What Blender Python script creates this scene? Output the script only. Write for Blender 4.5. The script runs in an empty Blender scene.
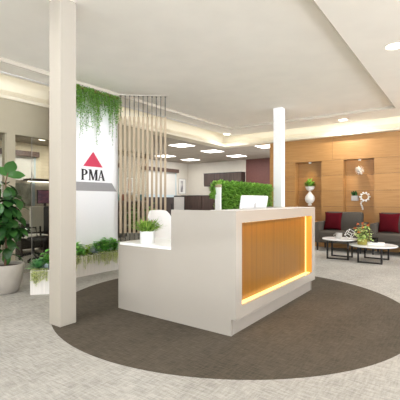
import bpy, bmesh, math, random
from mathutils import Vector, Matrix
PI = math.pi
C = bpy.context.scene.collection
sc = bpy.context.scene
R = random.Random(7)

# ------------------------------------------------------------------ materials
def lin(c):
    def f(v):
        v /= 255.0
        return v/12.92 if v <= 0.04045 else ((v+0.055)/1.055)**2.4
    return (f(c[0]), f(c[1]), f(c[2]), 1.0)

def new_mat(name):
    m = bpy.data.materials.new(name); m.use_nodes = True
    nt = m.node_tree
    b = nt.nodes['Principled BSDF']
    return m, nt, b

def N(nt, t, **kw):
    n = nt.nodes.new(t)
    for k, v in kw.items(): setattr(n, k, v)
    return n

def mat(name, col, rough=0.5, metal=0.0, coat=0.0, spec=0.5, noise=0.0, nscale=(20, 20, 20), bump=0.0, bscale=None, emit=None, estr=0.0, col2=None):
    m, nt, b = new_mat(name)
    c = lin(col)
    b.inputs['Base Color'].default_value = c
    b.inputs['Roughness'].default_value = rough
    b.inputs['Metallic'].default_value = metal
    b.inputs['Coat Weight'].default_value = coat
    b.inputs['Coat Roughness'].default_value = 0.03
    b.inputs['Specular IOR Level'].default_value = spec
    if emit:
        b.inputs['Emission Color'].default_value = lin(emit); b.inputs['Emission Strength'].default_value = estr
    if noise or bump or col2:
        tc = N(nt, 'ShaderNodeTexCoord'); mp = N(nt, 'ShaderNodeMapping')
        mp.inputs['Scale'].default_value = nscale
        nz = N(nt, 'ShaderNodeTexNoise'); nz.inputs['Scale'].default_value = 1.0; nz.inputs['Detail'].default_value = 4
        nt.links.new(tc.outputs['Object'], mp.inputs[0]); nt.links.new(mp.outputs[0], nz.inputs['Vector'])
        if noise or col2:
            mx = N(nt, 'ShaderNodeMix', data_type='RGBA')
            c2 = lin(col2) if col2 else tuple(max(0, x*(1-noise)) for x in c[:3])+(1,)
            mx.inputs[6].default_value = c; mx.inputs[7].default_value = c2
            rp = N(nt, 'ShaderNodeValToRGB'); rp.color_ramp.elements[0].position = .35; rp.color_ramp.elements[1].position = .65
            nt.links.new(nz.outputs[0], rp.inputs[0]); nt.links.new(rp.outputs[0], mx.inputs[0])
            nt.links.new(mx.outputs[2], b.inputs['Base Color'])
        if bump:
            bp = N(nt, 'ShaderNodeBump'); bp.inputs['Strength'].default_value = bump; bp.inputs['Distance'].default_value = .01
            nt.links.new(nz.outputs[0], bp.inputs['Height']); nt.links.new(bp.outputs[0], b.inputs['Normal'])
    return m

def leaf_mat(name, a, b_, rough=.45, trans=.35):
    m, nt, b = new_mat(name)
    g = N(nt, 'ShaderNodeNewGeometry'); mx = N(nt, 'ShaderNodeMix', data_type='RGBA')
    mx.inputs[6].default_value = lin(a); mx.inputs[7].default_value = lin(b_)
    nt.links.new(g.outputs['Random Per Island'], mx.inputs[0])
    nt.links.new(mx.outputs[2], b.inputs['Base Color'])
    b.inputs['Roughness'].default_value = rough
    if trans:
        tl = N(nt, 'ShaderNodeBsdfTranslucent'); nt.links.new(mx.outputs[2], tl.inputs[0])
        ms = N(nt, 'ShaderNodeMixShader'); ms.inputs[0].default_value = trans
        nt.links.new(b.outputs[0], ms.inputs[1]); nt.links.new(tl.outputs[0], ms.inputs[2])
        nt.links.new(ms.outputs[0], nt.nodes['Material Output'].inputs[0])
    return m

M = {}
M['ceiling'] = mat('ceiling_paint', (252, 247, 236), .9, noise=.03, nscale=(3, 3, 3))
M['paint'] = mat('beige_paint', (174, 166, 152), .7, noise=.006, nscale=(5, 5, 5))
M['riser'] = mat('beige_riser_toned', (202, 193, 176), .7, noise=.02)  # tray step face toned down in colour where strong light over-brightens it
M['white_paint'] = mat('white_column_paint', (250, 250, 248), .6, noise=.02, nscale=(60, 60, 60))
M['cream'] = mat('cream_wall_paint', (212, 205, 191), .85, noise=.03, nscale=(5, 5, 5))
M['header'] = mat('partition_header_paint', (170, 160, 136), .7, noise=.02, nscale=(8, 8, 8))
M['cove'] = mat('cove_cream_paint', (226, 217, 194), .75, noise=.01, nscale=(8, 8, 8))
M['maroon'] = mat('maroon_wall', (106, 62, 54), .6, noise=.15, nscale=(12, 12, 12))
M['desk'] = mat('desk_gloss_lacquer', (178, 171, 160), .25, coat=1.0, noise=.004, nscale=(9, 9, 9))
M['desk'].node_tree.nodes['Principled BSDF'].inputs['Coat IOR'].default_value = 1.7
M['desk'].node_tree.nodes['Principled BSDF'].inputs['Coat Roughness'].default_value = .04
M['counter'] = mat('white_counter_laminate', (214, 210, 203), .55, noise=.01, nscale=(6, 6, 6))
M['plinth'] = mat('desk_plinth_lacquer', (166, 158, 147), .3, noise=.02, nscale=(9, 9, 9))
M['white'] = mat('white_gloss', (246, 246, 244), .35, noise=.01, nscale=(9, 9, 9))
M['white_sign'] = mat('white_sign_board', (248, 248, 248), .4, noise=.01, nscale=(30, 30, 30))
M['hedge_core'] = mat('hedge_backing', (56, 92, 30), .9, noise=.3)
M['planter'] = mat('planter_board', (230, 225, 217), .6, noise=.12, nscale=(60, 60, 2))
M['pink'] = mat('sign_pink', (212, 58, 90), .5, noise=.02)
M['black'] = mat('sign_black', (28, 26, 26), .5, noise=.05)
M['grey_sign'] = mat('sign_grey', (160, 158, 157), .5, noise=.03)
M['slat'] = mat('pale_oak_slat', (182, 163, 135), .55, col2=(170, 150, 122), nscale=(60, 60, 4))
M['rod'] = mat('dark_rod', (74, 68, 62), .5, metal=.2, noise=.1)
M['rail'] = mat('rail_white', (225, 218, 205), .5, noise=.02)
M['brown'] = mat('brown_wood', (88, 66, 54), .5, col2=(70, 50, 42), nscale=(40, 40, 3))
M['brownpost'] = mat('brown_post', (122, 92, 66), .5, col2=(104, 76, 54), nscale=(40, 40, 3))
M['darkcab'] = mat('dark_cabinet_wood', (78, 60, 52), .5, col2=(52, 40, 36), nscale=(25, 25, 1.2))
M['darkdesk'] = mat('dark_desk_laminate', (66, 58, 54), .5, noise=.2)
M['greypanel'] = mat('grey_fabric_panel', (176, 172, 164), .9, noise=.1)
M['tan_panel'] = mat('beige_fabric_panel', (206, 196, 180), .9, noise=.05)
M['black_plastic'] = mat('black_plastic', (34, 32, 32), .5, noise=.1)
M['dark_metal'] = mat('dark_metal', (58, 56, 55), .4, metal=.7, noise=.1)
M['chrome'] = mat('chrome', (200, 200, 200), .2, metal=1.0, noise=.02)
M['sofa'] = mat('charcoal_sofa_fabric', (92, 86, 78), .95, spec=.2, noise=.25, nscale=(120, 120, 120), bump=.15)
M['burgundy'] = mat('burgundy_fabric', (86, 15, 24), .95, spec=.1, noise=.2, nscale=(90, 90, 90), bump=.2)
M['table_top'] = mat('white_table_laminate', (242, 241, 240), .25, noise=.03, nscale=(4, 4, 4))
M['stone'] = mat('white_stone', (176, 168, 156), .7, noise=.12, nscale=(7, 7, 7), bump=.2)
M['soil'] = mat('soil', (72, 48, 36), .95, noise=.5, nscale=(60, 60, 60), bump=.5)
M['bark'] = mat('bark', (112, 82, 58), .8, noise=.3, nscale=(30, 30, 8), bump=.3)
M['fig'] = leaf_mat('fig_leaf', (20, 54, 25), (76, 126, 60), .25)
M['ivy'] = leaf_mat('ivy_leaf', (60, 120, 28), (142, 190, 80), .5)
M['hedge'] = leaf_mat('hedge_leaf', (78, 140, 30), (176, 222, 104), .5)
M['succulent'] = leaf_mat('dark_rosette_leaf', (70, 142, 82), (156, 204, 138), .4)
M['green'] = leaf_mat('fresh_green_leaf', (92, 178, 66), (172, 226, 124), .45)
M['lime'] = leaf_mat('lime_leaf', (170, 206, 84), (214, 228, 134), .5)
M['sedum'] = leaf_mat('sedum_leaf', (212, 220, 138), (238, 240, 184), .6)
M['blue'] = leaf_mat('blue_grey_leaf', (182, 194, 204), (218, 226, 232), .6)
M['grass'] = leaf_mat('pot_grass_leaf', (92, 146, 44), (186, 212, 104), .5)
M['pale_leaf'] = leaf_mat('pale_bouquet_leaf', (176, 206, 110), (234, 242, 184), .5)
M['orange'] = leaf_mat('orange_flower', (236, 100, 44), (246, 146, 76), .5)
M['pinkflower'] = leaf_mat('pink_flower', (200, 120, 150), (220, 160, 176), .5)
M['stem'] = mat('plant_stem', (96, 112, 52), .6, noise=.2)
M['root'] = mat('brown_root', (140, 116, 70), .8, noise=.3)
M['pot_olive'] = mat('olive_ceramic', (156, 146, 62), .5, noise=.15, nscale=(8, 8, 50))
M['ceramic'] = mat('white_ceramic', (240, 236, 228), .4, noise=.02)
M['greypot'] = mat('grey_concrete_pot', (176, 172, 166), .8, noise=.1)
M['screen_white'] = mat('computer_white', (228, 228, 227), .35, noise=.01)
M['logo_grey'] = mat('logo_grey', (190, 188, 186), .4, noise=.02)
M['blind'] = mat('pale_roller_blind', (206, 202, 193), .8, noise=.03, nscale=(2, 2, 60))
M['sill'] = mat('pale_frosted_ledge', (180, 194, 198), .4, noise=.03)
M['paper'] = mat('mount_paper', (238, 236, 230), .8, noise=.02)
M['art'] = mat('art_print', (214, 208, 202), .8, col2=(92, 90, 96), nscale=(9, 9, 3))
M['art_flame'] = mat('art_flame_print', (196, 110, 60), .8, col2=(92, 50, 34), nscale=(14, 14, 7))
M['sunset'] = mat('sunset_picture', (148, 92, 112), .6, col2=(60, 60, 92), nscale=(3, 3, 9), emit=(150, 100, 120), estr=.12)
M['pin'] = mat('grey_green_board', (176, 174, 160), .8, col2=(124, 126, 110), nscale=(6, 6, 6))
M['glow_tray'] = mat('lamp_lens', (255, 250, 240), .5, emit=(255, 246, 230), estr=6, noise=.01)
M['led_panel'] = mat('led_panel_lens', (255, 255, 252), .5, emit=(255, 252, 244), estr=4.5, noise=.01)
M['led_amber'] = mat('amber_led_diffuser', (255, 220, 150), .5, emit=(255, 206, 112), estr=1.15, noise=.01)
M['side_glow'] = mat('golden_glow_lining', (214, 150, 60), .5, emit=(240, 164, 56), estr=.14, noise=.01)  # LED spill on the recess side wall, put into colour and weak emission
M['trimring'] = mat('lamp_ring', (240, 238, 232), .4, noise=.02)
M['slot'] = mat('slot_aluminium', (226, 224, 222), .5, noise=.02)
M['red_item'] = mat('red_binder', (160, 84, 66), .6, noise=.1)
M['tan_item'] = mat('tan_binder', (206, 186, 156), .6, noise=.1)
M['mint_item'] = mat('teal_binder', (120, 156, 158), .6, noise=.1)

# glass: clear with a weak reflection
def glass(name, tint, refl=.06):
    m, nt, b = new_mat(name)
    tr = N(nt, 'ShaderNodeBsdfTransparent'); tr.inputs[0].default_value = lin(tint)
    gl = N(nt, 'ShaderNodeBsdfGlossy'); gl.inputs['Roughness'].default_value = .02
    lw = N(nt, 'ShaderNodeFresnel'); lw.inputs['IOR'].default_value = 1.35
    ms = N(nt, 'ShaderNodeMixShader')
    nt.links.new(lw.outputs[0], ms.inputs[0]); nt.links.new(tr.outputs[0], ms.inputs[1]); nt.links.new(gl.outputs[0], ms.inputs[2])
    nt.links.new(ms.outputs[0], nt.nodes['Material Output'].inputs[0])
    return m
M['glass'] = glass('partition_glass', (232, 232, 226))
M['smoke_glass'] = glass('smoked_glass', (104, 98, 92))
M['cup_grey'] = mat('pale_grey_ceramic', (196, 192, 186), .5, noise=.03)

# honey wood wall
def wood(name, a, b_, c_):
    m, nt, b = new_mat(name)
    tc = N(nt, 'ShaderNodeTexCoord'); mp = N(nt, 'ShaderNodeMapping'); mp.inputs['Scale'].default_value = (3, 1.3, 22)
    nz = N(nt, 'ShaderNodeTexNoise'); nz.inputs['Scale'].default_value = 1.6; nz.inputs['Detail'].default_value = 8; nz.inputs['Distortion'].default_value = .6
    nt.links.new(tc.outputs['Object'], mp.inputs[0]); nt.links.new(mp.outputs[0], nz.inputs['Vector'])
    rp = N(nt, 'ShaderNodeValToRGB'); e = rp.color_ramp.elements
    e[0].position = .3; e[0].color = lin(b_); e[1].position = .72; e[1].color = lin(a)
    k = e.new(.5); k.color = lin(c_)
    g = N(nt, 'ShaderNodeNewGeometry'); mx = N(nt, 'ShaderNodeMix', data_type='RGBA', blend_type='MULTIPLY')
    mr = N(nt, 'ShaderNodeMapRange'); mr.inputs[3].default_value = .9; mr.inputs[4].default_value = 1.05
    nt.links.new(g.outputs['Random Per Island'], mr.inputs[0])
    mx.inputs[0].default_value = 1
    nt.links.new(nz.outputs[0], rp.inputs[0]); nt.links.new(rp.outputs[0], mx.inputs[6]); nt.links.new(mr.outputs[0], mx.inputs[7])
    nt.links.new(mx.outputs[2], b.inputs['Base Color']); b.inputs['Roughness'].default_value = .45
    return m
M['wood'] = wood('honey_oak_veneer', (184, 138, 82), (168, 121, 67), (177, 130, 74))

# backlit amber ribbed panel
def amber():
    m, nt, b = new_mat('amber_ribbed_veneer')
    tc = N(nt, 'ShaderNodeTexCoord'); mp = N(nt, 'ShaderNodeMapping'); mp.inputs['Scale'].default_value = (90, 1, .6)
    nz = N(nt, 'ShaderNodeTexNoise'); nz.inputs['Scale'].default_value = 1; nz.inputs['Detail'].default_value = 3
    nt.links.new(tc.outputs['Object'], mp.inputs[0]); nt.links.new(mp.outputs[0], nz.inputs['Vector'])
    rp = N(nt, 'ShaderNodeValToRGB'); e = rp.color_ramp.elements
    e[0].position = .3; e[0].color = lin((114, 74, 6)); e[1].position = .7; e[1].color = lin((140, 94, 12))
    nt.links.new(nz.outputs[0], rp.inputs[0]); nt.links.new(rp.outputs[0], b.inputs['Base Color'])
    b.inputs['Roughness'].default_value = .4; b.inputs['Coat Weight'].default_value = .3; b.inputs['Coat Roughness'].default_value = .06
    return m
M['amber'] = amber()

# carpet with the dark round inlay
def carpet():
    m, nt, b = new_mat('woven_carpet')
    tc = N(nt, 'ShaderNodeTexCoord')
    def noise(scale, detail=3, rot=0):
        mp = N(nt, 'ShaderNodeMapping'); mp.inputs['Scale'].default_value = scale; mp.inputs['Rotation'].default_value = (0, 0, rot)
        nz = N(nt, 'ShaderNodeTexNoise'); nz.inputs['Scale'].default_value = 1; nz.inputs['Detail'].default_value = detail
        nt.links.new(tc.outputs['Object'], mp.inputs[0]); nt.links.new(mp.outputs[0], nz.inputs['Vector'])
        return nz.outputs[0]
    def math_(op, a, b2):
        n = N(nt, 'ShaderNodeMath', operation=op)
        for i, v in enumerate((a, b2)):
            if isinstance(v, (int, float)): n.inputs[i].default_value = v
            else: nt.links.new(v, n.inputs[i])
        return n.outputs[0]
    a = noise((70, 9, 1)); c = noise((9, 60, 1)); d = noise((1.1, 2.4, 1), 2); f = noise((150, 150, 1), 2)
    s = math_('ADD', math_('MULTIPLY', a, .35), math_('MULTIPLY', c, .25))
    s = math_('ADD', s, math_('MULTIPLY', d, .18)); s = math_('ADD', s, math_('MULTIPLY', f, .22))
    rp1 = N(nt, 'ShaderNodeValToRGB'); e = rp1.color_ramp.elements
    e[0].position = .38; e[0].color = lin((144, 141, 134)); e[1].position = .62; e[1].color = lin((192, 188, 180))
    rp2 = N(nt, 'ShaderNodeValToRGB'); e = rp2.color_ramp.elements
    e[0].position = .36; e[0].color = lin((64, 59, 50)); e[1].position = .61; e[1].color = lin((98, 89, 77))
    nt.links.new(s, rp1.inputs[0]); nt.links.new(s, rp2.inputs[0])
    vm = N(nt, 'ShaderNodeVectorMath', operation='DISTANCE'); vm.inputs[1].default_value = (3.95, 2.42, 0)
    nt.links.new(tc.outputs['Object'], vm.inputs[0])
    lt = math_('LESS_THAN', vm.outputs['Value'], 2.07)
    mx = N(nt, 'ShaderNodeMix', data_type='RGBA')
    nt.links.new(lt, mx.inputs[0]); nt.links.new(rp1.outputs[0], mx.inputs[6]); nt.links.new(rp2.outputs[0], mx.inputs[7])
    nt.links.new(mx.outputs[2], b.inputs['Base Color'])
    b.inputs['Roughness'].default_value = .95; b.inputs['Specular IOR Level'].default_value = .2
    bp = N(nt, 'ShaderNodeBump'); bp.inputs['Strength'].default_value = .2; bp.inputs['Distance'].default_value = .005
    nt.links.new(s, bp.inputs['Height']); nt.links.new(bp.outputs[0], b.inputs['Normal'])
    return m
M['carpet'] = carpet()

def tile_ceiling():
    m, nt, b = new_mat('grey_tile_ceiling')
    tc = N(nt, 'ShaderNodeTexCoord')
    br = N(nt, 'ShaderNodeTexBrick'); br.offset = 0
    br.inputs['Scale'].default_value = 1; br.inputs['Brick Width'].default_value = .6; br.inputs['Row Height'].default_value = .6
    br.inputs['Mortar Size'].default_value = .006; br.inputs['Mortar'].default_value = lin((154, 143, 130))
    br.inputs['Color1'].default_value = lin((186, 175, 160)); br.inputs['Color2'].default_value = lin((178, 167, 152))
    nt.links.new(tc.outputs['Object'], br.inputs['Vector']); nt.links.new(br.outputs[0], b.inputs['Base Color'])
    b.inputs['Roughness'].default_value = .95
    return m
M['tile'] = tile_ceiling()

def brick_wall():
    m, nt, b = new_mat('cream_textured_wall')
    tc = N(nt, 'ShaderNodeTexCoord'); mp = N(nt, 'ShaderNodeMapping'); mp.inputs['Rotation'].default_value = (PI/2, 0, 0)
    br = N(nt, 'ShaderNodeTexBrick')
    br.inputs['Scale'].default_value = 1; br.inputs['Brick Width'].default_value = .4; br.inputs['Row Height'].default_value = .1
    br.inputs['Mortar Size'].default_value = .008; br.inputs['Mortar'].default_value = lin((194, 181, 156))
    br.inputs['Color1'].default_value = lin((210, 197, 171)); br.inputs['Color2'].default_value = lin((204, 191, 165))
    nt.links.new(tc.outputs['Object'], mp.inputs[0]); nt.links.new(mp.outputs[0], br.inputs['Vector'])
    nt.links.new(br.outputs[0], b.inputs['Base Color']); b.inputs['Roughness'].default_value = .9
    return m
M['brick'] = brick_wall()

# ------------------------------------------------------------------ mesh helpers
def BM(): return bmesh.new()

def box(bm, x0, x1, y0, y1, z0, z1, bev=0, seg=2):
    r = bmesh.ops.create_cube(bm, size=1)
    vs = r['verts']
    for v in vs:
        v.co = Vector((x0 + (v.co.x+.5)*(x1-x0), y0 + (v.co.y+.5)*(y1-y0), z0 + (v.co.z+.5)*(z1-z0)))
    if bev:
        es = list({e for v in vs for e in v.link_edges})
        bmesh.ops.bevel(bm, geom=es, offset=bev, segments=seg, profile=.5, affect='EDGES')

def lathe(bm, prof, seg=32, c=(0, 0, 0), close=True):
    rings = []
    for r, z in prof:
        if r < 1e-5:
            rings.append([bm.verts.new((c[0], c[1], c[2]+z))])
        else:
            rings.append([bm.verts.new((c[0]+r*math.cos(2*PI*i/seg), c[1]+r*math.sin(2*PI*i/seg), c[2]+z)) for i in range(seg)])
    for a, b in zip(rings, rings[1:]):
        for i in range(seg):
            j = (i+1) % seg
            if len(a) == 1 and len(b) == 1: continue
            if len(a) == 1: bm.faces.new((a[0], b[j], b[i]))
            elif len(b) == 1: bm.faces.new((a[i], a[j], b[0]))
            else: bm.faces.new((a[i], a[j], b[j], b[i]))
    if close:
        if len(rings[0]) > 1: bm.faces.new(list(reversed(rings[0])))
        if len(rings[-1]) > 1: bm.faces.new(rings[-1])

def tube(bm, pts, r, seg=8):
    pts = [Vector(p) for p in pts]
    rs = r if isinstance(r, (list, tuple)) else [r]*len(pts)
    rings = []
    for i, p in enumerate(pts):
        t = (pts[min(i+1, len(pts)-1)] - pts[max(i-1, 0)]).normalized()
        u = t.orthogonal() if abs(t.z) > .9 else t.cross(Vector((0, 0, 1)))
        u.normalize(); w = t.cross(u)
        if abs(t.z) > .9:
            u = Vector((1, 0, 0)); u = (u - t*u.dot(t)).normalized(); w = t.cross(u)
        rings.append([bm.verts.new(p + (u*math.cos(2*PI*k/seg) + w*math.sin(2*PI*k/seg))*rs[i]) for k in range(seg)])
    for a, b in zip(rings, rings[1:]):
        for k in range(seg):
            bm.faces.new((a[k], a[(k+1) % seg], b[(k+1) % seg], b[k]))
    bm.faces.new(list(reversed(rings[0]))); bm.faces.new(rings[-1])

def prism(bm, pts2, y0, y1, axis='y'):
    """extrude a 2D outline (x, z) between y0 and y1"""
    if axis == 'y':
        a = [bm.verts.new((x, y0, z)) for x, z in pts2]; b = [bm.verts.new((x, y1, z)) for x, z in pts2]
    elif axis == 'x':
        a = [bm.verts.new((y0, x, z)) for x, z in pts2]; b = [bm.verts.new((y1, x, z)) for x, z in pts2]
    else:
        a = [bm.verts.new((x, z, y0)) for x, z in pts2]; b = [bm.verts.new((x, z, y1)) for x, z in pts2]
    n = len(pts2)
    bm.faces.new(a); bm.faces.new(list(reversed(b)))
    for i in range(n):
        j = (i+1) % n
        bm.faces.new((a[j], a[i], b[i], b[j]))

def leaf(bm, p, d, up, L, W, bend=.2, fold=.15, n=3, shape=.5):
    """a leaf blade from p along d, widest at `shape` of its length, folded on its midrib and bent down"""
    p = Vector(p); d = Vector(d).normalized(); up = Vector(up)
    s = d.cross(up)
    if s.length < 1e-4: s = d.orthogonal()
    s.normalize(); nrm = s.cross(d)
    mids, ls, rs = [], [], []
    for i in range(n+1):
        t = i/n
        c = p + d*(L*t) - nrm*(bend*L*t*t)
        if t <= shape: w = math.sin(PI/2*t/shape)
        else: w = math.cos(PI/2*((t-shape)/(1-shape)))**.8 if t < 1 else 0
        w *= W/2
        mids.append(bm.verts.new(c))
        if 0 < i < n:
            ls.append(bm.verts.new(c + s*w + nrm*fold*w)); rs.append(bm.verts.new(c - s*w + nrm*fold*w))
    for side, fl in ((ls, False), (rs, True)):
        def F(v): bm.faces.new(v if not fl else list(reversed(v)))
        F([mids[0], side[0], mids[1]])
        for i in range(len(side)-1): F([mids[i+1], side[i], side[i+1], mids[i+2]])
        F([mids[n-1], side[-1], mids[n]])

def small_leaf(bm, p, d, up, L, W):
    p = Vector(p); d = Vector(d).normalized(); s = d.cross(Vector(up))
    if s.length < 1e-4: s = d.orthogonal()
    s.normalize(); nrm = s.cross(d)
    a = bm.verts.new(p); t = bm.verts.new(p+d*L)
    l = bm.verts.new(p+d*L*.5+s*W/2+nrm*W*.15); r = bm.verts.new(p+d*L*.5-s*W/2+nrm*W*.15)
    bm.faces.new((a, l, t)); bm.faces.new((a, t, r))

def rdir(zmin=-1, zmax=1):
    a = R.uniform(0, 2*PI); z = R.uniform(zmin, zmax); q = math.sqrt(max(0, 1-z*z))
    return Vector((q*math.cos(a), q*math.sin(a), z))

def obj(name, bm, m, parent=None, smooth=False, recalc=False):
    if recalc: bmesh.ops.recalc_face_normals(bm, faces=bm.faces[:])
    me = bpy.data.meshes.new(name); bm.to_mesh(me); bm.free()
    me.materials.append(M[m])
    if smooth:
        for p in me.polygons: p.use_smooth = True
        try: me.set_sharp_from_angle(angle=math.radians(40))
        except Exception: pass
    o = bpy.data.objects.new(name, me); C.objects.link(o)
    if parent is not None: o.parent = parent
    return o

def tag(o, label, cat, group=None):
    o['label'] = label; o['category'] = cat
    if group: o['group'] = group
    return o

def thing(name, label, cat, loc=(0, 0, 0), rz=0, group=None):
    o = bpy.data.objects.new(name, None); C.objects.link(o)
    o.location = loc; o.rotation_euler = (0, 0, rz); o.empty_display_size = .1
    return tag(o, label, cat, group)

def struct(name, bm, m, parent=None, label=None, smooth=False):
    o = obj(name, bm, m, parent, smooth)
    if parent is None: o['kind'] = 'structure'
    if label: o['label'] = label; 
    return o

def dup(root, loc, rz=None, label=None):
    r = root.copy(); C.objects.link(r); r.location = loc
    if rz is not None: r.rotation_euler = (0, 0, rz)
    if label: r['label'] = label
    for ch in list(root.children):
        c = ch.copy(); C.objects.link(c); c.parent = r
        for g in list(ch.children):
            d = g.copy(); C.objects.link(d); d.parent = c
    return r

def bx(name, m, x0, x1, y0, y1, z0, z1, parent=None, bev=0, seg=2):
    b = BM(); box(b, x0, x1, y0, y1, z0, z1, bev, seg); return obj(name, b, m, parent, smooth=bool(bev))

def sbox(name, m, x0, x1, y0, y1, z0, z1, parent=None, label=None):
    b = BM(); box(b, x0, x1, y0, y1, z0, z1); return struct(name, b, m, parent, label)

# ------------------------------------------------------------------ setting
b = BM(); box(b, -8, 13.6, -7, 10.6, -.1, 0)
struct('floor', b, 'carpet', label='light grey woven carpet with a dark round inlay under the reception desk')

# main ceiling: raised tray inside a lower band
b = BM()
box(b, -7, 8.75, 1.2, 5.3, 3.257, 3.36)                     # tray
box(b, -8, 9.62, -7, 1.2, 3.2, 3.36)                        # band towards the camera side
box(b, -8, 9.62, 5.3, 5.82, 3.2, 3.36)                      # band by the planters
box(b, 8.75, 9.62, 1.2, 5.3, 3.2, 3.36)                     # band by the oak wall
box(b, -8, -7, 1.2, 5.3, 3.2, 3.36)
struct('ceiling', b, 'ceiling', label='warm white ceiling with shallow raised tray')
b = BM(); e_ = .012
box(b, -7, 8.75, 5.3-e_, 5.3, 3.2, 3.257); box(b, -7, 8.75, 1.2, 1.2+e_, 3.2, 3.257)
box(b, 8.75-e_, 8.75, 1.2+e_, 5.3-e_, 3.2, 3.257); box(b, -7, -7+e_, 1.2+e_, 5.3-e_, 3.2, 3.257)
struct('trim_7', b, 'riser', label='beige moulding around the raised ceiling tray, toned down against side light')
# cove roof and profiled fascia with a lit upper face
b = BM()
box(b, -8, 10.2, 5.78, 6.4, 3.5, 3.56); box(b, 9.62, 10.2, -7, 5.98, 3.5, 3.56)
box(b, -8, 9.62, 5.78, 5.82, 3.36, 3.4); box(b, 9.58, 9.62, -7, 5.98, 3.36, 3.4)
struct('trim_1', b, 'ceiling', label='roof of the lit ceiling cove')
b = BM()
def fascia(ax):
    # profile (offset outward from the room, z)
    prof = [(.28, 3.5), (.28, 3.09), (.235, 3.07), (.10, 2.97), (.06, 2.955), (.06, 2.9), (.40, 2.9), (.40, 3.5)]
    return prof
P_ = fascia(0)
# mitred run: along x at y = 5.98 + o, along y at x = 9.62 + o
verts = []
for (o, z) in P_:
    verts.append([b.verts.new((-8, 5.98+o, z)), b.verts.new((9.62+o, 5.98+o, z)), b.verts.new((9.62+o, -7, z))])
n = len(P_)
for i in range(n):
    j = (i+1) % n
    for k in range(2):
        b.faces.new((verts[i][k], verts[i][k+1], verts[j][k+1], verts[j][k]))
b.faces.new([v[0] for v in verts]); b.faces.new([v[2] for v in reversed(verts)])
bmesh.ops.recalc_face_normals(b, faces=b.faces[:])
struct('trim_2', b, 'cove', label='profiled cream fascia of the lit ceiling cove')
# grey tile ceiling over the office
b = BM(); box(b, -8, 13.6, 6.38, 10.6, 2.9, 3.0); box(b, 10.02, 13.6, 4.0, 6.38, 2.9, 3.0)
struct('ceiling_1', b, 'tile', label='grey tiled ceiling over the open office')

# back walls of the office
sbox('wall_back', 'cream', 13.27, 13.5, 7.27, 10.5, 0, 2.95, label='cream office end wall')
sbox('wall_far', 'maroon', 13.24, 13.5, 3.5, 7.27, 0, 2.95, label='maroon end wall past the hedge screen')
sbox('wall_window_side', 'cream', 8.3, 13.27, 10.3, 10.5, 0, 2.95, label='cream office wall with blinds')
sbox('wall_left', 'brick', -8, 8.3, 10.3, 10.5, 0, 2.95, label='cream textured wall seen through the glass')

# glass partition with header
wp = sbox('wall_partition', 'header', -8, 6.45, 6.08, 6.2, 2.38, 2.9, label='cream header wall above the glass partition')
sbox('trim_3', 'header', -8, 6.45, 6.06, 6.22, 2.34, 2.38, label='beige head rail of the glass partition')
sbox('trim_4', 'header', 3.0, 3.14, 6.06, 6.22, 0, 2.34, label='beige mullion of the glass partition')
sbox('trim_5', 'brownpost', 3.745, 3.83, 5.95, 6.06, 0, 3.2, label='brown timber post beside the planters')
sbox('trim_8', 'greypanel', 3.462, 3.470, 6.128, 6.144, 0, 2.34, label='thin vertical joint between two glass panes')
sbox('window_1', 'glass', -8, 3.0, 6.13, 6.142, 0, 2.34, label='glass pane before the mullion')
sbox('window_2', 'glass', 3.14, 3.462, 6.13, 6.142, 0, 2.34, label='narrow glass pane beside the mullion')
sbox('window_3', 'glass', 3.470, 6.38, 6.13, 6.142, 0, 2.34, label='wide glass pane behind the slat screen')

# oak feature wall with two niches, boards of one veneer over a dark backing
b = BM(); g = .006
X0, X1 = 9.85, 9.87
zs = [0.0, .26, .67, 1.08, 1.49, 1.9, 2.29, 2.95]
cols = [(-7, -4.5), (-4.5, -2.4), (-2.4, -.3), (-.3, 1.83), (2.56, 3.13), (3.86, 4.6)]
for y0, y1 in cols:
    for z0, z1 in zip(zs[:-2], zs[1:-1]):
        box(b, X0, X1, y0+g/2, y1-g/2, z0+g/2, z1-g/2)
for y0, y1 in ((-7, -4.5), (-4.5, -2.4), (-2.4, -.3), (-.3, 1.0), (1.0, 2.84), (2.84, 4.6)):
    box(b, X0, X1, y0+g/2, y1-g/2, 2.29+g/2, 2.95)
for y0, y1 in ((1.83, 2.56), (3.13, 3.86)):
    box(b, X0, X1, y0+g/2, y1-g/2, 0, .26-g/2); box(b, X0, X1, y0+g/2, y1-g/2, .26+g/2, .67-g/2)
    for z0, z1 in ((.67, 1.08), (1.08, 1.49), (1.49, 1.9), (1.9, 2.29)):
        box(b, 10.10, 10.12, y0-.02, y1+.02, z0+g/2, z1-g/2)
    box(b, X1, 10.10, y0-.02, y0, .65, 2.31); box(b, X1, 10.10, y1, y1+.02, .65, 2.31)
    box(b, X1, 10.10, y0, y1, 2.29, 2.31); box(b, X1, 10.10, y0, y1, .65, .67)
box(b, X0, 10.14, 4.6, 4.62, 0, 2.95)
struct('wall_right', b, 'wood', label='honey oak panelled wall with two tall niches')
b = BM(); box(b, 10.125, 10.2, -7, 4.6, 0, 2.95)
for y0, y1 in ((-7, 1.8), (2.6, 3.09), (3.9, 4.59)): box(b, 9.872, 10.1, y0, y1, 0, 2.95)
for y0, y1 in ((1.8, 2.6), (3.09, 3.9)): box(b, 9.872, 10.1, y0, y1, 2.32, 2.95); box(b, 9.872, 10.1, y0, y1, 0, .64)
struct('wall_rear', b, 'brown', label='dark backing behind the oak panels')

# columns
def column(name, m, x0, y0, label):
    b = BM(); box(b, x0, x0+.185, y0, y0+.19, 0, 3.262, .004, 1)
    o = struct(name, b, m, label=label); return o
column('column', 'paint', 2.11, 3.22, 'beige square column beside the small planter')
column('column', 'white_paint', 7.45, 3.22, 'white square column at the end of the hedge screen')

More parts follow.
